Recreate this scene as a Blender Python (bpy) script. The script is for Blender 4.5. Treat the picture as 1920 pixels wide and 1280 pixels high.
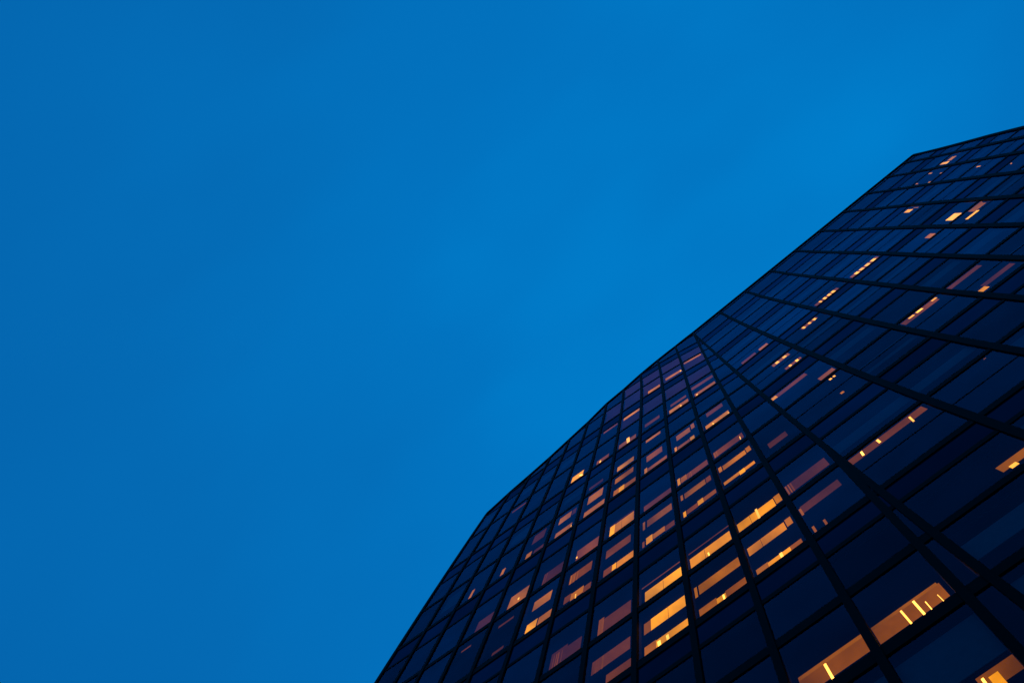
import bpy, math, random
from mathutils import Vector, Matrix
random.seed(7)
R = math.radians
for o in list(bpy.data.objects): bpy.data.objects.remove(o)
sc = bpy.context.scene
col = sc.collection

# ------------------------------------------------------------ camera
S = 1.6            # metres per facade bay
EYE = 1.6          # eye height above the paving
T_ = (0.7758071, -0.6067476, -0.1731495)   # along the facade, up and outward directions, in lens axes (right, down, forward)
N_ = (-0.6144574, -0.7888701, 0.0112312)
U_ = (0.1434070, -0.0976797, 0.9848315)
cam_d = bpy.data.cameras.new('camera'); cam = bpy.data.objects.new('camera', cam_d); col.objects.link(cam)
def lens_axis(k, s): return Vector((T_[k], -N_[k], U_[k])) * s
m = Matrix((lens_axis(0, 1), lens_axis(1, -1), lens_axis(2, -1))).transposed().to_4x4()
m.translation = Vector((0, 0, EYE)); cam.matrix_world = m
cam_d.sensor_width = 36; cam_d.lens = 1700 / 1920 * 36; cam_d.clip_start = .05; cam_d.clip_end = 5000
sc.camera = cam
# ------------------------------------------------------------ dusk sky
w = bpy.data.worlds.new('World'); sc.world = w; w.use_nodes = True
nt = w.node_tree; nt.nodes.clear()
def N(t, **k):
    n = nt.nodes.new(t)
    for a, v in k.items(): setattr(n, a, v)
    return n
def L(a, b): nt.links.new(a, b)
out = N('ShaderNodeOutputWorld'); bg = N('ShaderNodeBackground'); tc = N('ShaderNodeTexCoord')
# the afterglow lies low on one side of the sky: one broad slope of brightness plus thin high cloud
glow = Vector((0.0758, 0.1236, 0.9894)).normalized()
dot = N('ShaderNodeVectorMath', operation='DOT_PRODUCT'); dot.inputs[1].default_value = glow
L(tc.outputs['Generated'], dot.inputs[0])
rg = N('ShaderNodeMapRange', clamp=False); rg.inputs['From Min'].default_value = .66; rg.inputs['From Max'].default_value = 1.0; rg.inputs['To Min'].default_value = -.12; rg.inputs['To Max'].default_value = .66
L(dot.outputs['Value'], rg.inputs['Value'])
no = N('ShaderNodeTexNoise'); no.inputs['Scale'].default_value = 2.8; no.inputs['Detail'].default_value = 3; no.inputs['Roughness'].default_value = .45
mp = N('ShaderNodeMapping'); mp.inputs['Scale'].default_value = (1, 1.8, .6); mp.inputs['Location'].default_value = (.4, .2, .1)
L(tc.outputs['Generated'], mp.inputs[0]); L(mp.outputs[0], no.inputs['Vector'])
ma = N('ShaderNodeMath', operation='MULTIPLY_ADD'); ma.inputs[1].default_value = .55; L(no.outputs['Fac'], ma.inputs[0])
L(rg.outputs[0], ma.inputs[2])
ramp = N('ShaderNodeValToRGB'); L(ma.outputs[0], ramp.inputs[0])
el = ramp.color_ramp.elements
el[0].position=0; el[0].color=(0.0012,0.125,0.41,1)
el[1].position=1; el[1].color=(0,0.213,0.61,1)
_e=el.new(0.42); _e.color=(0.0012,0.142,0.452,1)
_e=el.new(0.78); _e.color=(0.0005,0.172,0.528,1)
L(ramp.outputs[0], bg.inputs[0]); bg.inputs[1].default_value = 1.0; L(bg.outputs[0], out.inputs[0])
# ------------------------------------------------------------ exposure
sc.view_settings.view_transform = 'Standard'; sc.view_settings.look = 'None'
sc.view_settings.exposure = 0; sc.view_settings.gamma = 1
sc.render.engine = 'CYCLES'
sc.cycles.max_bounces = 6; sc.cycles.transparent_max_bounces = 12
MW = 0.1; TD = 0.22; TM = 0.2; TT = 0.12      # bar widths, in bays
# ------------------------------------------------------------ materials
def mat(name):
    mt = bpy.data.materials.new(name); mt.use_nodes = True
    mt.node_tree.nodes.clear(); return mt, mt.node_tree
def principled(name, base, rough=.5, spec=.3, noise=.15, scale=6.0):
    mt, t = mat(name); o = t.nodes.new('ShaderNodeOutputMaterial'); p = t.nodes.new('ShaderNodeBsdfPrincipled')
    nz = t.nodes.new('ShaderNodeTexNoise'); nz.inputs['Scale'].default_value = scale; nz.inputs['Detail'].default_value = 4
    c = t.nodes.new('ShaderNodeTexCoord'); t.links.new(c.outputs['Object'], nz.inputs['Vector'])
    mx = t.nodes.new('ShaderNodeMix'); mx.data_type = 'RGBA'
    mx.inputs['A'].default_value = (*[v * (1 - noise) for v in base], 1); mx.inputs['B'].default_value = (*[v * (1 + noise) for v in base], 1)
    t.links.new(nz.outputs['Fac'], mx.inputs['Factor']); t.links.new(mx.outputs['Result'], p.inputs['Base Color'])
    p.inputs['Roughness'].default_value = rough; p.inputs['Specular IOR Level'].default_value = spec
    t.links.new(p.outputs[0], o.inputs[0]); return mt
M_METAL = principled('dark anodised metal', (.0015, .0012, .002), .6, .025)
M_CORE = principled('dark interior', (.006, .006, .008), .9, 0)
M_WALL = principled('dark cladding', (.008, .009, .016), .5, .2)
M_BLIND = principled('roller blind', (.2, .15, .18), .9, 0)
M_GROUND = principled('granite paving', (.16, .155, .15), .8, .3, .3, 3)
def glassy(name, tint, amount, through, ior=1.5):
    mt, t = mat(name); nd = t.nodes; lk = t.links
    o = nd.new('ShaderNodeOutputMaterial'); fr = nd.new('ShaderNodeFresnel'); fr.inputs['IOR'].default_value = ior
    gl = nd.new('ShaderNodeBsdfGlossy'); gl.inputs['Roughness'].default_value = .03
    rnd = nd.new('ShaderNodeObjectInfo'); c = nd.new('ShaderNodeTexCoord')
    # slight waviness of the panes, a different one in each pane
    off = nd.new('ShaderNodeVectorMath'); off.operation = 'ADD'
    lk.new(c.outputs['Object'], off.inputs[0]); lk.new(rnd.outputs['Random'], off.inputs[1])
    nz = nd.new('ShaderNodeTexNoise'); nz.inputs['Scale'].default_value = .8; nz.inputs['Detail'].default_value = 1; lk.new(off.outputs[0], nz.inputs['Vector'])
    bp = nd.new('ShaderNodeBump'); bp.inputs['Strength'].default_value = .25; bp.inputs['Distance'].default_value = .02
    lk.new(nz.outputs['Fac'], bp.inputs['Height']); lk.new(bp.outputs[0], gl.inputs['Normal'])
    # coating: strength varies a little from pane to pane and in soft streaks
    mr = nd.new('ShaderNodeMapRange'); mr.inputs['To Min'].default_value = .68 * amount; mr.inputs['To Max'].default_value = 1.22 * amount
    lk.new(rnd.outputs['Random'], mr.inputs['Value'])
    mr2 = nd.new('ShaderNodeMapRange'); mr2.inputs['To Min'].default_value = .8; mr2.inputs['To Max'].default_value = 1.2; lk.new(nz.outputs['Fac'], mr2.inputs['Value'])
    m1 = nd.new('ShaderNodeMath'); m1.operation = 'MULTIPLY'; lk.new(mr.outputs[0], m1.inputs[0]); lk.new(mr2.outputs[0], m1.inputs[1])
    m2 = nd.new('ShaderNodeMath'); m2.operation = 'MULTIPLY'; lk.new(m1.outputs[0], m2.inputs[0]); lk.new(fr.outputs[0], m2.inputs[1])
    gl.inputs['Color'].default_value = (*tint, 1)
    mx = nd.new('ShaderNodeMixShader'); lk.new(m2.outputs[0], mx.inputs[0])
    if through:
        tr = nd.new('ShaderNodeBsdfTransparent'); tr.inputs['Color'].default_value = (through * 1.0, through * .93, through * .95, 1)
    else:
        tr = nd.new('ShaderNodeBsdfDiffuse'); tr.inputs['Color'].default_value = (.004, .005, .012, 1)
    lk.new(tr.outputs[0], mx.inputs[1]); lk.new(gl.outputs[0], mx.inputs[2]); lk.new(mx.outputs[0], o.inputs[0]); return mt
M_GLASS = glassy('coated window glass', (.76, .42, .72), .52, .85)
M_SPAN = glassy('spandrel glass', (.6, .36, .72), .36, 0)
def lit(level):
    # lit ceilings: level 0 barely lit, 1 lit, 2 bright; negative: painted violet pane sheen
    key = round(level, 1)
    if key in LITM: return LITM[key]
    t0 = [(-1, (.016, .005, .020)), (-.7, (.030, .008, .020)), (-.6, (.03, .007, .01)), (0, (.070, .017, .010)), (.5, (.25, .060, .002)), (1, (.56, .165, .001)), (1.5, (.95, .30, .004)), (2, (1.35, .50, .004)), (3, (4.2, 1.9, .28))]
    for (a, ca), (b, cb) in zip(t0, t0[1:]):
        if a <= key <= b:
            k = (key - a) / (b - a); c = [ca[i] + (cb[i] - ca[i]) * k for i in range(3)]; break
    mt, t = mat('lit ceiling or sheen %g' % key if key < 3 else 'lamp'); nd = t.nodes; lk = t.links
    o = nd.new('ShaderNodeOutputMaterial'); e = nd.new('ShaderNodeEmission')
    tc = nd.new('ShaderNodeTexCoord'); nz = nd.new('ShaderNodeTexNoise'); nz.inputs['Scale'].default_value = .7; nz.inputs['Detail'].default_value = 1
    oi = nd.new('ShaderNodeObjectInfo'); ad = nd.new('ShaderNodeVectorMath'); ad.operation = 'ADD'; lk.new(tc.outputs['Object'], ad.inputs[0]); lk.new(oi.outputs['Random'], ad.inputs[1])
    lk.new(ad.outputs[0], nz.inputs['Vector'])
    br = nd.new('ShaderNodeTexNoise'); br.inputs['Scale'].default_value = 7; br.inputs['Detail'].default_value = 1; lk.new(ad.outputs[0], br.inputs['Vector'])
    a = nd.new('ShaderNodeMapRange'); a.inputs['From Min'].default_value = .3; a.inputs['From Max'].default_value = .7
    a.inputs['To Min'].default_value = .4 if key > .4 else .65; a.inputs['To Max'].default_value = 1.35; lk.new(nz.outputs['Fac'], a.inputs['Value'])
    b_ = nd.new('ShaderNodeMapRange'); b_.inputs['From Min'].default_value = .3; b_.inputs['From Max'].default_value = .7
    b_.inputs['To Min'].default_value = .93; b_.inputs['To Max'].default_value = 1.06; lk.new(br.outputs['Fac'], b_.inputs['Value'])
    m_ = nd.new('ShaderNodeMath'); m_.operation = 'MULTIPLY'; lk.new(a.outputs[0], m_.inputs[0]); lk.new(b_.outputs[0], m_.inputs[1])
    e.inputs['Color'].default_value = (*[v / max(c) for v in c], 1)
    st = nd.new('ShaderNodeMath'); st.operation = 'MULTIPLY'; st.inputs[1].default_value = max(c) * LITGAIN
    lk.new(m_.outputs[0], st.inputs[0]); lk.new(st.outputs[0], e.inputs['Strength'])
    lk.new(e.outputs[0], o.inputs[0]); LITM[key] = mt; return mt
LITM = {}; LITGAIN = 1.0

# ------------------------------------------------------------ helpers
class MB:
    def __init__(s): s.v = []; s.f = []
    def quad(s, *p):
        k = len(s.v); s.v += [tuple(q) for q in p]; s.f.append(tuple(range(k, k + len(p))))
    def rings(s, rs, cap=True):     # loft closed rings
        k = len(s.v); n = len(rs[0])
        for r in rs: s.v += [tuple(q) for q in r]
        for a in range(len(rs) - 1):
            for j in range(n):
                s.f.append((k + a*n + j, k + a*n + (j+1) % n, k + (a+1)*n + (j+1) % n, k + (a+1)*n + j))
        if cap:
            s.f.append(tuple(k + j for j in range(n))[::-1]); s.f.append(tuple(k + (len(rs)-1)*n + j for j in range(n)))
    def slab(s, poly, dz):          # polygon with thickness along dz
        top = [Vector(p) for p in poly]; bot = [p + dz for p in top]; s.rings([bot, top])
    def build(s, name, m, parent=None):
        me = bpy.data.meshes.new(name); me.from_pydata(s.v, [], s.f); me.update(); me.materials.append(m)
        o = bpy.data.objects.new(name, me); col.objects.link(o)
        if parent: o.parent = parent
        return o
# ------------------------------------------------------------ the survey of the tower
# plan of the two faces as smooth functions of bay i and storey row n; heights from the row
CS = [[-11.5626, 0.93547, 0.22077, -0.3499, -0.05138, 9.88299, -1.11834, -0.19382, 0.26392, 0.04562, 0.25368, -0.02581, -0.36692, 0.07775, -0.18987, 0.21412, 0.35361], [-4.31696, 0.21614, -0.13703, -0.14479, 0.00375, -0.31161, 0.13445, 0.0677, 0.01969, 0.17863, 0.29701, -0.03758, 0.04347, 0.09014, -0.08857, -0.32817, -0.29716]]
RN_ = 7.4168; ROOF = [4.794, 5.064, 5.224, 5.395, 5.625, 5.846, 6.186, 6.337, 6.607, 6.908, 7.218, 7.529]
ROOF[9] -= .06; ROOF[10] -= .12; ROOF[11] = RN_ + .01
P3 = [1.99964e-05, -0.000234522, -0.00135316, 0.0201239, -0.193875, 12.1222]
CBR = [1.62782, -0.06082, 0.2169, -0.1103, -1.41047, 1.2043, -0.36257, 0.03235, 1.5434, -1.15595, 0.249, -0.7328, 0.2467]
BDIR = 0.03464; Z0 = 12.3427; HR = 4.5094; RN = 7.4168
LINES = [(8.1465, 'D'), (7.8121, 'T'), (7.2498, 'M'), (6.5785, 'D'), (6.2441, 'T'), (5.6818, 'M'), (5.0105, 'D'), (4.6761, 'T'), (4.1138, 'M'), (3.4425, 'D'), (3.1864, 'T'), (2.7558, 'M'), (2.2417, 'D'), (1.9769, 'T'), (1.5316, 'M'), (1.0, 'D'), (0.7867, 'T'), (0.4281, 'M'), (0.0, 'D'), (-0.1639, 'T'), (-0.4396, 'M'), (-0.7687, 'D'), (-1.3406, 'M'), (-1.7687, 'D'), (-1.982, 'T'), (-2.3406, 'M'), (-2.7687, 'D')]          # (row, kind): D and M heavy transoms, T light transom
def height(n): return EYE + S * (Z0 + HR * n)
def face_a(i, n):
    m = max(n, -1.2); a = i / 10; b = (m - 2) / 4; k = 0; s = d = 0
    for p in range(4):
        for q in range(5):
            if p + q <= 5: s += CS[0][k] * a**p * b**q; d += CS[1][k] * a**p * b**q; k += 1
    return Vector((S * s, -S * d, height(n)))
def corner(n):
    m = min(max(n, -1.2), RN); v = 0
    for c in P3: v = v * m + c
    return v + .09 * (max(0, -1.2 - n))
def face_b(i, n):
    if i > 9: i -= (i - 9) * (.05 + .27 * min(1, max(0, (n - 5) / (RN - 5))))
    m = max(n, -.6); o = face_a(corner(n), n); a = i / 10; b = (m - 2) / 4; k = 0; r = 0
    for p in range(4):
        for q in range(4):
            if p + q <= 4: r += i * CBR[k] * a**p * b**q; k += 1
    return o + Vector((S * r * math.cos(BDIR), -S * r * math.sin(BDIR), 0))
def pt(F, i, n): return face_a(i, n) if F == 'A' else face_b(i, n)
OUT = {'A': Vector((0, -1, 0)), 'B': Vector((-math.sin(BDIR), -math.cos(BDIR), 0))}
def top_row(F, i):
    if F == 'B' : return RN
    i = max(0, min(i, 11)); k = min(int(i), 10); f = i - k
    return min(RN, ROOF[k] * (1 - f) + ROOF[k + 1] * f)
BASE = -2.955

tower = bpy.data.objects.new('office_tower', None); col.objects.link(tower); tower.location = (0, 0, 0)
tower['label'] = 'tall dark glass office tower with orange lit windows rising against blue dusk sky'; tower['category'] = 'building'
inv = Matrix.Identity(4)

cells = []
def cell_poly(F, c, n0, n1):
    # panel between bays c and c+1, rows n0 (top) and n1 (bottom), cut by the roofline and by the slanting corner
    if F == 'A':
        tl, tr = min(n0, top_row('A', c)), None
        cr0 = corner(min(n0, RN)); cr1 = corner(n1)
        if cr1 <= c + .02: return None
        nt_ = min(n0, top_row('A', c + .5))
        if nt_ <= n1 + .02: return None
        r1 = min(c + 1, cr1); r0 = min(c + 1, corner(min(n0, top_row('A', min(c + 1, 11)))))
        ntl = max(n1, min(n0, top_row('A', c))); ntr = max(n1, min(n0, top_row('A', r1)))
        if r0 <= c:      # triangle: the corner passes through this bay
            # find row where the corner reaches bay c
            a, b = n1, n0
            for _ in range(30):
                m_ = (a + b) / 2
                if corner(m_) > c: a = m_
                else: b = m_
            return [(c, a), (c, n1), (r1, n1)]
        return [(c, ntl), (c, n1), (r1, n1), (r0, ntr)]
    if n1 >= RN: return None
    n0 = min(n0, RN); return [(c, n0), (c, n1), (c + 1, n1), (c + 1, n0)]

IN = .008 * S
for k in range(len(LINES) - 1):
    n0, kind = LINES[k]; n1 = LINES[k + 1][0]
    span = kind == 'D' and not (-.9 < n0 < -.7)
    for F, nc in (('A', 13), ('B', 10)):
        for c in range(nc):
            pl = cell_poly(F, c, n0, n1)
            if pl: cells.append((F, c, k, span, pl))
def projected_area(F, pl):
    q = []
    for i, n in pl:
        v = m.inverted() @ pt(F, i, n)
        if v.z > -1: return 0
        q.append((v.x / -v.z, v.y / -v.z))
    cx = sum(a for a, b in q) / len(q); cy = sum(b for a, b in q) / len(q)
    if abs(cx) > .60 or abs(cy) > .41: return 0
    return abs(sum(q[j][0] * q[(j+1) % len(q)][1] - q[(j+1) % len(q)][0] * q[j][1] for j in range(len(q)))) / 2
for j, c in enumerate(cells): cells[j] = (*c, projected_area(c[0], c[4]))
LIT = [
    ('A', 4, 13, 0.374, 0.917, 0.585, 0.95, 1),
    ('A', 3, 13, 0.447, 0.937, 0.648, 0.95, 0),
    ('A', 5, 14, 0.305, 0.781, 0.296, 0.502, 1),
    ('A', 5, 14, 0.287, 0.554, 0.768, 0.95, 2),
    ('A', 5, 14, 0.588, 0.913, 0.781, 0.95, 1),
    ('A', 2, 11, 0.388, 0.485, 0.663, 0.902, 1),
    ('A', 6, 16, 0.22, 0.563, 0.561, 0.95, 0),
    ('A', 5, 13, 0.354, 0.909, 0.608, 0.95, 0),
    ('A', 5, 8, 0.2, 0.677, 0.706, 0.95, 2),
    ('A', 6, 11, 0.267, 0.772, 0.152, 0.466, 1),
    ('A', 6, 11, 0.232, 0.899, 0.74, 0.95, 1),
    ('A', 6, 10, 0.197, 0.697, 0.627, 0.766, 0),
    ('A', 5, 11, 0.271, 0.687, 0.21, 0.444, 1),
    ('A', 5, 11, 0.727, 0.857, 0.213, 0.422, 0),
    ('A', 5, 11, 0.289, 0.834, 0.763, 0.95, 1),
    ('A', 4, 11, 0.361, 0.781, 0.168, 0.48, 0),
    ('A', 4, 11, 0.586, 0.934, 0.817, 0.934, 0),
    ('A', 4, 11, 0.313, 0.492, 0.763, 0.95, 1),
    ('A', 3, 11, 0.445, 0.56, 0.678, 0.869, 1),
    ('A', 6, 13, 0.302, 0.917, 0.609, 0.95, 0.5),
    ('A', 7, 13, 0.237, 0.372, 0.601, 0.944, 2),
    ('A', 7, 13, 0.372, 0.904, 0.616, 0.939, 1.4),
    ('A', 7, 13, 0.246, 0.884, 0.555, 0.597, 0),
    ('A', 7, 14, 0.209, 0.841, 0.31, 0.499, 0.5),
    ('A', 7, 14, 0.197, 0.406, 0.769, 0.912, 0.5),
    ('A', 7, 14, 0.406, 0.509, 0.777, 0.907, 2),
    ('A', 7, 14, 0.523, 0.924, 0.781, 0.923, 1.4),
    ('A', 6, 14, 0.256, 0.834, 0.277, 0.483, 0.5),
    ('A', 6, 14, 0.222, 0.394, 0.742, 0.886, 0.3),
    ('A', 6, 14, 0.394, 0.706, 0.766, 0.91, 1),
    ('A', 6, 14, 0.706, 0.893, 0.802, 0.944, 0.3),
    ('A', 7, 16, 0.243, 0.901, 0.592, 0.95, 0.2),
    ('A', 7, 16, 0.223, 0.334, 0.536, 0.95, 0.6),
    ('A', 6, 16, 0.259, 0.87, 0.621, 0.95, 0),
    ('A', 7, 17, 0.183, 0.906, 0.401, 0.616, 0.2),
    ('A', 7, 17, 0.482, 0.928, 0.794, 0.95, 0.4),
    ('A', 8, 16, 0.193, 0.932, 0.674, 0.95, 2),
    ('A', 8, 16, 0.129, 0.925, 0.501, 0.525, 0.3),
    ('A', 8, 17, 0.166, 0.296, 0.367, 0.564, 0.7),
    ('A', 8, 17, 0.296, 0.933, 0.358, 0.564, 1.9),
    ('A', 8, 17, 0.17, 0.375, 0.787, 0.95, 0.8),
    ('A', 8, 17, 0.375, 0.942, 0.804, 0.95, 1.9),
    ('A', 9, 16, 0.118, 0.924, 0.66, 0.908, 1.7),
    ('A', 9, 16, 0.108, 0.942, 0.489, 0.512, 0.2),
    ('A', 9, 17, 0.111, 0.16, 0.367, 0.561, 1.2),
    ('A', 9, 17, 0.189, 0.93, 0.374, 0.548, 1),
    ('A', 9, 17, 0.136, 0.438, 0.806, 0.95, 0.8),
    ('A', 9, 17, 0.438, 0.596, 0.831, 0.95, 1.9),
    ('A', 9, 17, 0.596, 0.961, 0.806, 0.95, 0.6),
    ('A', 10, 16, 0.061, 0.807, 0.654, 0.887, 1.8),
    ('A', 10, 16, 0.823, 0.937, 0.632, 0.866, 1.2),
    ('A', 10, 17, 0.106, 0.782, 0.349, 0.513, 1.5),
    ('A', 10, 17, 0.804, 0.908, 0.327, 0.482, 1),
    ('A', 10, 17, 0.123, 0.325, 0.831, 0.916, 1),
    ('A', 10, 17, 0.319, 0.699, 0.847, 0.94, 1.7),
    ('A', 10, 17, 0.699, 0.891, 0.844, 0.944, 0.6),
    ('A', 10, 13, 0.103, 0.886, 0.626, 0.855, 0.4),
    ('A', 10, 14, 0.099, 0.175, 0.263, 0.412, 1),
    ('A', 10, 14, 0.2, 0.766, 0.288, 0.422, 1.1),
    ('A', 10, 14, 0.786, 0.894, 0.261, 0.411, 1),
    ('A', 10, 14, 0.112, 0.475, 0.751, 0.83, 1.3),
    ('A', 10, 14, 0.475, 0.6, 0.751, 0.855, 2),
    ('A', 10, 14, 0.6, 0.836, 0.756, 0.834, 1.3),
    ('A', 9, 13, 0.111, 0.182, 0.634, 0.879, 1.8),
    ('A', 9, 13, 0.198, 0.356, 0.667, 0.871, 0.9),
    ('A', 9, 13, 0.356, 0.92, 0.682, 0.886, 0.3),
    ('A', 9, 14, 0.13, 0.185, 0.265, 0.413, 1),
    ('A', 9, 14, 0.225, 0.751, 0.279, 0.427, 1),
    ('A', 9, 14, 0.769, 0.889, 0.277, 0.425, 0.4),
    ('A', 9, 14, 0.133, 0.197, 0.754, 0.884, 2),
    ('A', 9, 14, 0.211, 0.48, 0.757, 0.862, 0.5),
    ('A', 9, 14, 0.483, 0.613, 0.729, 0.847, 2),
    ('A', 9, 14, 0.613, 0.914, 0.743, 0.847, 0.6),
    ('A', 8, 13, 0.185, 0.924, 0.746, 0.945, 0.3),
    ('A', 8, 14, 0.156, 0.211, 0.253, 0.46, 1),
    ('A', 8, 14, 0.266, 0.895, 0.27, 0.447, 0.8),
    ('A', 8, 14, 0.143, 0.194, 0.76, 0.891, 0.6),
    ('A', 8, 14, 0.234, 0.389, 0.72, 0.877, 1.8),
    ('A', 8, 14, 0.402, 0.684, 0.741, 0.859, 1),
    ('A', 8, 14, 0.684, 0.914, 0.762, 0.88, 0.3),
    ('A', 8, 11, 0.264, 0.782, 0.186, 0.453, 0.6),
    ('A', 8, 11, 0.196, 0.281, 0.715, 0.95, 1.6),
    ('A', 8, 11, 0.281, 0.906, 0.785, 0.95, 0.7),
    ('A', 8, 8, 0.187, 0.767, 0.591, 0.743, 0.3),
    ('A', 8, 10, 0.237, 0.765, 0.03, 0.281, 0.9),
    ('A', 9, 8, 0.226, 0.838, 0.448, 0.579, 0.3),
    ('A', 9, 8, 0.154, 0.598, 0.752, 0.95, 1.6),
    ('A', 9, 8, 0.598, 0.876, 0.75, 0.95, 1),
    ('A', 9, 11, 0.261, 0.703, 0.223, 0.467, 0.8),
    ('A', 9, 11, 0.748, 0.853, 0.149, 0.398, 0.8),
    ('A', 9, 11, 0.161, 0.228, 0.734, 0.95, 1.6),
    ('A', 9, 11, 0.248, 0.634, 0.79, 0.911, 0.8),
    ('A', 9, 11, 0.648, 0.779, 0.757, 0.95, 1.9),
    ('A', 10, 11, 0.268, 0.789, 0.144, 0.344, 0.4),
    ('A', 10, 11, 0.138, 0.586, 0.749, 0.946, 1.5),
    ('A', 10, 11, 0.586, 0.855, 0.745, 0.945, 1.7),
    ('A', 10, 8, 0.13, 0.898, 0.765, 0.95, 1),
    ('A', 10, 8, 0.072, 0.916, 0.247, 0.426, 0.3),
    ('A', 10, 5, 0.095, 0.877, 0.034, 0.253, 1),
    ('A', 9, 5, 0.172, 0.896, 0.549, 0.744, 1.2),
    ('A', 8, 5, 0.317, 0.883, 0.726, 0.95, 1.3),
    ('A', 7, 7, 0.179, 0.909, 0.03, 0.277, 1.5),
    ('A', 6, 7, 0.221, 0.879, 0.03, 0.218, 0.4),
    ('A', 7, 8, 0.149, 0.827, 0.75, 0.95, 0.9),
    ('A', 7, 10, 0.217, 0.805, 0.595, 0.84, 1.7),
    ('A', 7, 11, 0.197, 0.813, 0.207, 0.418, 0.9),
    ('A', 7, 11, 0.198, 0.371, 0.724, 0.914, 0.9),
    ('A', 7, 11, 0.371, 0.544, 0.728, 0.918, 2),
    ('A', 7, 11, 0.544, 0.907, 0.755, 0.945, 0.8),
    ('A', 6, 8, 0.25, 0.738, 0.783, 0.95, 0.6),
    ('A', 2, 8, 0.239, 0.919, 0.182, 0.248, 0.2),
    ('A', 3, 14, 0.273, 0.541, 0.232, 0.263, 0.2),
    ('A', 4, 14, 0.317, 0.729, 0.259, 0.305, 0.1),
    ('A', 4, 14, 0.448, 0.736, 0.851, 0.903, 0.1),
    ('B', 3, 8, 0.114, 0.877, 0.732, 0.95, 0.7),
    ('B', 2, 8, 0.103, 0.73, 0.733, 0.95, 0.6),
    ('B', 1, 10, 0.422, 0.806, 0.03, 0.32, 0.6),
    ('B', 0, 8, 0.189, 0.521, 0.734, 0.95, 0.3),
    ('B', 0, 8, 0.613, 0.821, 0.766, 0.95, 1),
    ('B', 0, 11, 0.476, 0.829, 0.03, 0.266, 0.9),
    ('B', 0, 11, 0.544, 0.864, 0.74, 0.889, 0.6),
    ('B', 0, 13, 0.107, 0.644, 0.03, 0.277, 0.3),
    ('B', 0, 13, 0.03, 0.116, 0.03, 0.257, 1.8),
    ('B', 0, 13, 0.66, 0.919, 0.774, 0.95, 0.7),
    ('B', 0, 14, 0.622, 0.67, 0.698, 0.751, 1.3),
    ('B', 0, 17, 0.03, 0.902, 0.083, 0.243, 0.45),
    ('B', 0, 19, 0.629, 0.956, 0.672, 0.832, 0.75),
    ('B', 0, 19, 0.688, 0.749, 0.797, 0.875, 2.4),
    ('B', 0, 19, 0.86, 0.931, 0.781, 0.842, 2.4),
    ('B', 2, 14, 0.099, 0.8, 0.03, 0.233, 0.5),
    ('B', 3, 14, 0.058, 0.223, 0.783, 0.884, 1.8),
    ('B', 3, 14, 0.225, 0.857, 0.617, 0.802, 0.15),
    ('B', 3, 14, 0.03, 0.77, 0.065, 0.205, 0.25),
    ('B', 5, 10, 0.226, 0.496, 0.548, 0.95, 2.4),
    ('B', 5, 11, 0.249, 0.574, 0.39, 0.525, 2.4),
    ('B', 5, 11, 0.53, 0.97, 0.03, 0.376, 1.0),
    ('B', 4, 10, 0.585, 0.752, 0.628, 0.95, 1.05),
    ('B', 5, 7, 0.656, 0.791, 0.217, 0.562, 2.1),
    ('B', 5, 7, 0.835, 0.966, 0.472, 0.758, 1.7000000000000002),
    ('B', 8, 5, 0.178, 0.319, 0.03, 0.478, 2.4),
    ('B', 8, 5, 0.381, 0.652, 0.27, 0.61, 1.7000000000000002),
    ('B', 7, 5, 0.562, 0.61, 0.724, 0.95, 1.8),
    ('B', 7, 5, 0.664, 0.723, 0.03, 0.278, 1.8),
    ('B', 7, 5, 0.076, 0.157, 0.678, 0.95, 1.8),
    ('B', 7, 5, 0.128, 0.169, 0.03, 0.228, 1.6),
    ('B', 7, 2, 0.03, 0.084, 0.752, 0.95, 1.6),
    ('B', 7, 8, 0.564, 0.612, 0.178, 0.321, 1.8),
    ('B', 7, 10, 0.451, 0.496, 0.03, 0.204, 1.8),
    ('B', 1, 17, 0.767, 0.801, 0.077, 0.098, 1.2),
    ('A', 11, 20, 0.068, 0.886, 0.673, 0.896, 0.56),
    ('A', 11, 20, 0.066, 0.866, 0.642, 0.679, 0.85),
    ('A', 10, 20, 0.153, 0.97, 0.631, 0.886, 0.56),
    ('A', 10, 20, 0.158, 0.945, 0.626, 0.67, 0.85),
    ('A', 11, 21, 0.582, 0.97, 0.469, 0.561, 0.6),
    ('A', 11, 21, 0.674, 0.765, 0.496, 0.586, 1.9),
    ('A', 11, 16, 0.055, 0.863, 0.588, 0.863, 0.15),
    ('A', 11, 17, 0.105, 0.798, 0.298, 0.454, 0.12),
    ('A', 11, 17, 0.071, 0.11, 0.325, 0.48, 0.7),
    ('A', 11, 17, 0.098, 0.135, 0.794, 0.912, 0.7),
    ('A', 11, 17, 0.278, 0.314, 0.815, 0.933, 0.6),
    ('A', 11, 14, 0.219, 0.648, 0.601, 0.751, 0.1),
    ('B', 2, 14, 0.729, 0.831, 0.03, 0.141, 2.4),
    ('B', 2, 14, 0.406, 0.527, 0.034, 0.145, 2.4),
    ('B', 2, 14, 0.244, 0.35, 0.03, 0.141, 2.4),
    ('B', 3, 8, 0.707, 0.816, 0.732, 0.95, 2.4),
    ('B', 3, 8, 0.534, 0.642, 0.735, 0.95, 2.4),
    ('B', 3, 8, 0.376, 0.474, 0.734, 0.95, 2.4),
    ('B', 3, 8, 0.238, 0.327, 0.732, 0.95, 2.4),
    ('B', 2, 8, 0.561, 0.642, 0.737, 0.95, 2.4),
    ('B', 2, 8, 0.452, 0.525, 0.734, 0.95, 2.4),
    ('B', 2, 8, 0.334, 0.398, 0.731, 0.95, 2.4),
    ('B', 2, 8, 0.222, 0.269, 0.734, 0.95, 2.4),
    ('B', 1, 10, 0.716, 0.776, 0.03, 0.32, 2.4),
    ('B', 1, 10, 0.596, 0.648, 0.03, 0.32, 2.4),
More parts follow.
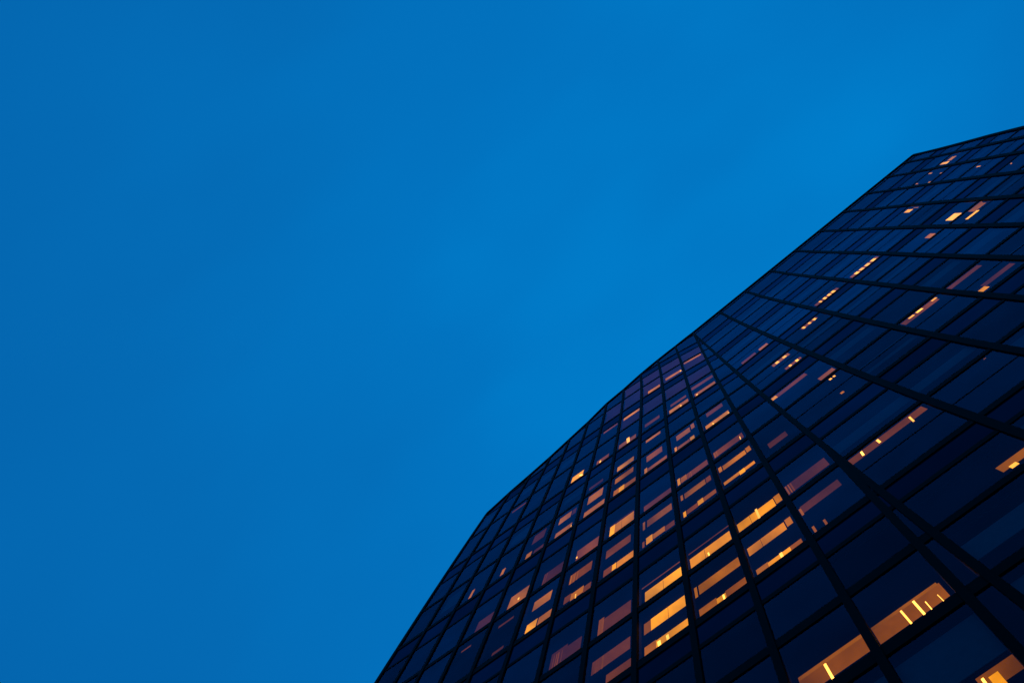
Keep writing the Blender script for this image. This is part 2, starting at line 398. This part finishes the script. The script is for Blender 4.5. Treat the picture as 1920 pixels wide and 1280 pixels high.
    ('B', 1, 10, 0.45, 0.502, 0.038, 0.327, 2.4),
    ('B', 0, 11, 0.701, 0.771, 0.03, 0.234, 2.4),
    ('B', 0, 11, 0.548, 0.61, 0.03, 0.235, 2.4),
    ('B', 0, 11, 0.755, 0.807, 0.718, 0.892, 2.4),
    ('B', 0, 11, 0.62, 0.666, 0.708, 0.883, 2.4),
    ('B', 0, 14, 0.796, 0.828, 0.03, 0.142, 2.4),
    ('B', 0, 14, 0.729, 0.767, 0.03, 0.143, 2.4)]
LAMPS = [
    ('A', 11, 20, 0.416, 0.67, 0.431, 0.924, 0.021),
    ('A', 11, 20, 0.573, 0.659, 0.585, 0.927, 0.025),
    ('A', 11, 20, 0.665, 0.763, 0.668, 0.912, 0.01),
    ('A', 11, 20, 0.8, 0.782, 0.807, 0.9, 0.008),
    ('A', 10, 20, 0.474, 0.666, 0.493, 0.938, 0.03),
    ('A', 11, 21, 0.63, 0.478, 0.625, 0.522, 0.024),
    ('A', 10, 16, 0.477, 0.592, 0.476, 0.885, 0.04),
    ('A', 9, 16, 0.47, 0.809, 0.481, 0.947, 0.027),
    ('A', 8, 17, 0.423, 0.921, 0.436, 1.018, 0.054),
    ('A', 8, 17, 0.572, 0.915, 0.585, 0.996, 0.044),
    ('A', 9, 17, 0.554, 0.866, 0.559, 0.969, 0.031),
    ('A', 10, 17, 0.545, 0.87, 0.547, 0.962, 0.047),
    ('B', 0, 17, 0.733, 0.126, 0.711, 0.268, 0.02),
    ('B', 0, 17, 0.359, 0.032, 0.351, 0.193, 0.025),
    ('B', 0, 17, 0.175, 0.063, 0.161, 0.2, 0.02),
    ('A', 7, 8, 0.492, 0.656, 0.535, 0.908, 0.117),
    ('A', 5, 8, 0.546, 0.909, 0.671, 1.103, 0.083),
    ('A', 10, 13, 0.807, 0.709, 0.801, 0.843, 0.021)]
def ceiling_point(F, c, k, u, v):
    # a point of the ceiling of that storey seen through the pane at (u, v)
    n0 = LINES[k][0]; n1 = LINES[k + 1][0]; n = n0 + (n1 - n0) * v
    p = pt(F, c + u, n) - OUT[F] * IN; zc = pt(F, c + u, n0).z - .14 * S
    e = Vector((0, 0, EYE)); t = (zc - e.z) / (p.z - e.z)
    t = max(t, 1.004)
    q = e + (p - e) * t; q.z = zc; return q
# violet sheen on the top panes near the corner, painted as glowing tiles behind them
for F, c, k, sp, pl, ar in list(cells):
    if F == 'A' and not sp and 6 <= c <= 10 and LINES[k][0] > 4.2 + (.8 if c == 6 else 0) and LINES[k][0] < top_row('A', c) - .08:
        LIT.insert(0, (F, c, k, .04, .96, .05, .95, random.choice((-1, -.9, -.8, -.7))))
for q in list(LIT):        # curtain folds at the edge of the dimly lit rooms
    F, c, k, u0, u1, v0, v1, lv = q
    if F == 'A' and 0 <= lv <= .5 and v1 - v0 > .2 and u1 - u0 > .5 and random.random() < .8:
        for a in (.015, .07, .11, .19)[:random.choice((2, 3, 4))]:
            LIT.append((F, c, k, u0 + a, u0 + a + random.uniform(.015, .035), v0, v1, round(lv + random.choice((.2, .3, .4)), 1)))
by_cell = {}
for q in LIT: by_cell.setdefault((q[0], q[1], q[2]), []).append(q)
lamp_cell = {}
for q in LAMPS: lamp_cell.setdefault((q[0], q[1], q[2]), []).append(q)
def add_lit(mb, q, off):
    F, c, k, u0, u1, v0, v1, lv = q
    P = [ceiling_point(F, c, k, a, b) for a, b in ((u0, v0), (u1, v0), (u1, v1), (u0, v1))]
    up = Vector((0, 0, .02)); o = Vector((0, 0, -off)); mb.slab([p + o for p in P], up)
def add_blind(mb, F, c, k, v0, v1):
    n0 = LINES[k][0]; n1 = LINES[k + 1][0]
    P = [pt(F, c + u, n0 + (n1 - n0) * v) - OUT[F] * .1 * S for u, v in ((.02, v0), (.02, v1), (.98, v1), (.98, v0))]
    mb.slab(P, -OUT[F] * .01)
def add_lamp(mb, q):
    F, c, k, u0, v0, u1, v1, wd = q
    v0 = min(max(v0, .04), .83); v1 = min(max(v1, v0 + .05), .93); h = wd / 2
    P = [ceiling_point(F, c, k, a, b) - Vector((0, 0, .05)) for a, b in ((u0 - h, v0), (u0 + h, v0), (u1 + h, v1), (u1 - h, v1))]
    mb.slab(P, Vector((0, 0, .03)))
for name, want, mt in (('window', False, M_GLASS), ('spandrel_panel', True, M_SPAN)):
    cs = sorted([c for c in cells if c[3] == want], key=lambda c: -c[5])
    rest = MB(); rl = {}; rlamp = MB(); rbl = MB()
    for idx, (F, c, k, sp, pl, ar) in enumerate(cs):
        one = MB() if idx < 100 else rest
        one.quad(*[pt(F, i, n) - OUT[F] * IN for i, n in pl])
        o = one.build(name, mt, tower) if one is not rest else None
        if want: continue
        rb_ = random.random(); blind = None
        if F == 'B' and rb_ < .85 and not by_cell.get((F, c, k)): blind = (.05, random.choice((.32, .36, .42))) if k % 2 else (.3, random.choice((.55, .6)))
        if F == 'A' and rb_ < .3 and not by_cell.get((F, c, k)) and LINES[k][0] > 2: blind = (.05, random.uniform(.25, .6))
        if F == 'A' and -.9 < LINES[k][0] < -.7: blind = (.07, .37)
        if blind and len(pl) == 4 and LINES[k][0] < min(top_row(F, c), top_row(F, c + 1)) and (F == 'B' or c + 1 < corner(LINES[k][0])):
            if o: b = MB(); add_blind(b, F, c, k, *blind); b.build('blind', M_BLIND, o)
            else: add_blind(rbl, F, c, k, *blind)
        off = 0
        for q in by_cell.get((F, c, k), []):
            off += .004
            if q[7] >= 1.2 and q[4] - q[3] > .5 and o and q[6] - q[5] > .15:
                um = q[3] + (q[4] - q[3]) * random.choice((.36, .5, .62))
                b = MB(); add_lit(b, (F, c, k, um, um + .006, q[5], q[6], 0), off + .006); b.build('ceiling_joint', M_CORE, o)
            if .45 < q[7] < 1.8 and q[5] > .5 and .09 < q[6] - q[5] < .5 and q[4] - q[3] > .2 and random.random() < .4 and F == 'A' and not (F, c, k) in lamp_cell:
                uu = random.uniform(q[3], q[4]); vv = q[6] - (q[6] - q[5]) * random.uniform(.2, .5); t_ = (F, c, k, uu, vv, uu + .012, vv + .06, random.uniform(.02, .045))
                if o: b = MB(); add_lamp(b, t_); b.build('ceiling_lamp', lit(2.5), o)
                else: add_lit(rl.setdefault(2.5, MB()), (F, c, k, uu, uu + .06, vv - .04, vv + .04, 2.5), off + .008)
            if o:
                b = MB(); add_lit(b, q, off); b.build('lit_ceiling', lit(q[7]), o)  # negative levels are the painted violet sheen, not real ceilings
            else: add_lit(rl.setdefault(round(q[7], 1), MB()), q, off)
        for q in lamp_cell.get((F, c, k), []):
            if o: b = MB(); add_lamp(b, q); b.build('ceiling_lamp', lit(3), o)
            else: add_lamp(rlamp, q)
    if rest.v:
        r = rest.build(name, mt, tower); r['kind'] = 'stuff'
        for lv, b in rl.items(): x = b.build('lit_ceiling', lit(lv), r)  # includes the violet sheen tiles painted behind the small top panes
        if rbl.v: rbl.build('blind', M_BLIND, r)
        if rlamp.v: rlamp.build('ceiling_lamp', lit(3), r)

# ---- mullions: box sections that follow the face
def post(F, i, w_, proud, back, ntop=None, nbot=BASE, parent=tower, name='mullion', follow=None):
    mb = MB(); rs = []; top = ntop if ntop is not None else top_row(F, i)
    steps = 26
    for s_ in range(steps + 1):
        n = nbot + (top - nbot) * s_ / steps
        p = pt(F, i, n) if follow is None else follow(n)
        e = (pt(F, i + .01, n) - pt(F, i - .01, n)).normalized() * (w_ * S / 2)
        o_ = OUT[F]
        rs.append([p - e + o_ * proud * S, p + e + o_ * proud * S, p + e - o_ * back * S, p - e - o_ * back * S])
    mb.rings(rs); return mb.build(name, M_METAL, parent)
for i in range(1, 13):
    if i <= 10: post('A', i, MW, .02, .1)
    else:
        a, b = BASE, RN
        if corner(BASE) > i:
            for _ in range(40):
                mm = (a + b) / 2
                if corner(mm) > i: a = mm
                else: b = mm
            post('A', i, MW, .03, .1, ntop=a)
post('A', 0, .12, .02, .3, name='corner_post')
for i in range(1, 10): post('B', i, MW * 1.2, .02, .08)
post('B', 10, .12, .03, .3, name='corner_post')
post('B', 0, .1, .02, .1, name='corner_post', follow=lambda n: face_a(corner(n), n))
# ---- transoms
extra = []
for (n0, k0), (n1, k1) in zip(LINES, LINES[1:]):
    if k0 == 'M' and n0 > 0: extra += [(n0 + (n1 - n0) * .5, 'S')]
for n, kind in LINES + extra:
    if n < BASE: continue
    for F in ('B' if kind == 'S' else 'AB'):
        th, pr_ = {'D': (TD if F == 'A' else TD * .8, .008), 'M': (TM if F == 'A' else TM * .75, .006), 'T': (TT, .003), 'S': (.03, -.004)}[kind]
        if F == 'A':
            # from where the roofline lets it start to the corner
            i0 = 0.0
            while i0 < 11 and top_row('A', i0) < n: i0 += .02
            i1 = corner(min(n, RN))
            if i1 - i0 < .1 or n > RN: continue
        else:
            i0, i1 = 0, 10
            if n > RN - .02: continue
        mb = MB(); rs = []; stp = max(2, int((i1 - i0) * 2))
        for s_ in range(stp + 1):
            i = i0 + (i1 - i0) * s_ / stp; p = pt(F, i, n); o_ = OUT[F]; h = Vector((0, 0, th * S / 2))
            rs.append([p + h + o_ * pr_ * S, p + h - o_ * .12 * S, p - h - o_ * .12 * S, p - h + o_ * pr_ * S])
        mb.rings(rs); mb.build('glazing_bar' if kind == 'S' else 'transom', M_METAL, tower)
# ---- roof edge
mb = MB(); rs = []
path = [('A', i / 2) for i in range(0, 22)] + [('B', i) for i in range(0, 11)]
for F, i in path:
    p = pt(F, i, top_row(F, i)); o_ = OUT[F]
    rs.append([p + o_ * .035 * S + Vector((0, 0, .04 * S)), p - o_ * .3 * S + Vector((0, 0, .05 * S)), p - o_ * .3 * S - Vector((0, 0, 0.1 * S)), p + o_ * .035 * S - Vector((0, 0, 0.1 * S))])
mb.rings(rs); mb.build('parapet', M_METAL, tower)
# ---- floors, side and rear walls, roof, core
DEEP = 16 * S
mb = MB()
for n, kind in LINES:
    if kind == 'D' and n < RN - .1 or kind in 'MT' and n < RN - .1:
        i0 = 0.1
        while i0 < 10.5 and top_row('A', i0) < n + .15: i0 += .1
        i1 = corner(n)
        z = Vector((0, 0, -.07 * S))
        A_ = [face_a(i0, n) - OUT['A'] * .3 * 0 - OUT['A'] * .14 * S, face_a(i1, n) - OUT['A'] * .14 * S, face_b(9.9, n) - OUT['B'] * .14 * S]
        B_ = [A_[2] + Vector((0, 6 * S, 0)), A_[0] + Vector((0, 6 * S, 0))]
        mb.slab([p + z for p in A_ + B_], Vector((0, 0, .1 * S)))
mb.build('floor_slabs', M_CORE, tower)
mb = MB()
def back_of(p): return Vector((p.x, 4.4 * S + DEEP, p.z))
prev = None
for s_ in range(27):
    n = BASE + s_ / 26
def wall_side(F, i, name):
    mb = MB(); t_ = top_row(F, i); q = []
    for s_ in range(20):
        n = BASE + (t_ - BASE) * s_ / 19; p = pt(F, i, n) - OUT[F] * .25 * S; q.append((p, back_of(p)))
    for a, b in zip(q, q[1:]): mb.quad(a[0], a[1], b[1], b[0])
    mb.build(name, M_WALL, tower); return q
qa = wall_side('A', 0, 'side_wall'); qb = wall_side('B', 10, 'side_wall')
mb = MB()
for a, b, c, d in zip(qa, qa[1:], qb, qb[1:]): mb.quad(a[1], c[1], d[1], b[1])
mb.build('rear_wall', M_WALL, tower)
rim = [pt(F, i, top_row(F, i)) - OUT[F] * .1 * S - Vector((0, 0, .12 * S)) for F, i in path]
mb = MB()
for a, b in zip(rim, rim[1:]):
    mb.quad(a, b, Vector((b.x, 4.4 * S + DEEP, b.z)), Vector((a.x, 4.4 * S + DEEP, a.z)))
mb.build('roof', M_WALL, tower)
# dark core behind the rooms
mb = MB()
for s_ in range(20):
    n = BASE + (5.0 - BASE) * s_ / 19; n2 = BASE + (5.0 - BASE) * (s_ + 1) / 19
for (n, n2) in [(BASE + (RN - .3 - BASE) * s_ / 19, BASE + (RN - .3 - BASE) * (s_ + 1) / 19) for s_ in range(19)]:
    for F, ia, ib in (('A', 3 if n2 < 4.6 else 8, None), ('B', 0, 10)):
        i1a = corner(n) if ib is None else ib; i1b = corner(n2) if ib is None else ib
        v = Vector((0, 3.5 * S, 0)); mb.quad(pt(F, ia, n) + v, pt(F, i1a, n) + v, pt(F, i1b, n2) + v, pt(F, ia, n2) + v)
mb.build('core_wall', M_CORE, tower)
# ------------------------------------------------------------ ground
mb = MB(); mb.quad((-2500, -2500, 0), (2500, -2500, 0), (2500, 2500, 0), (-2500, 2500, 0))
g = mb.build('ground', M_GROUND); g['kind'] = 'structure'
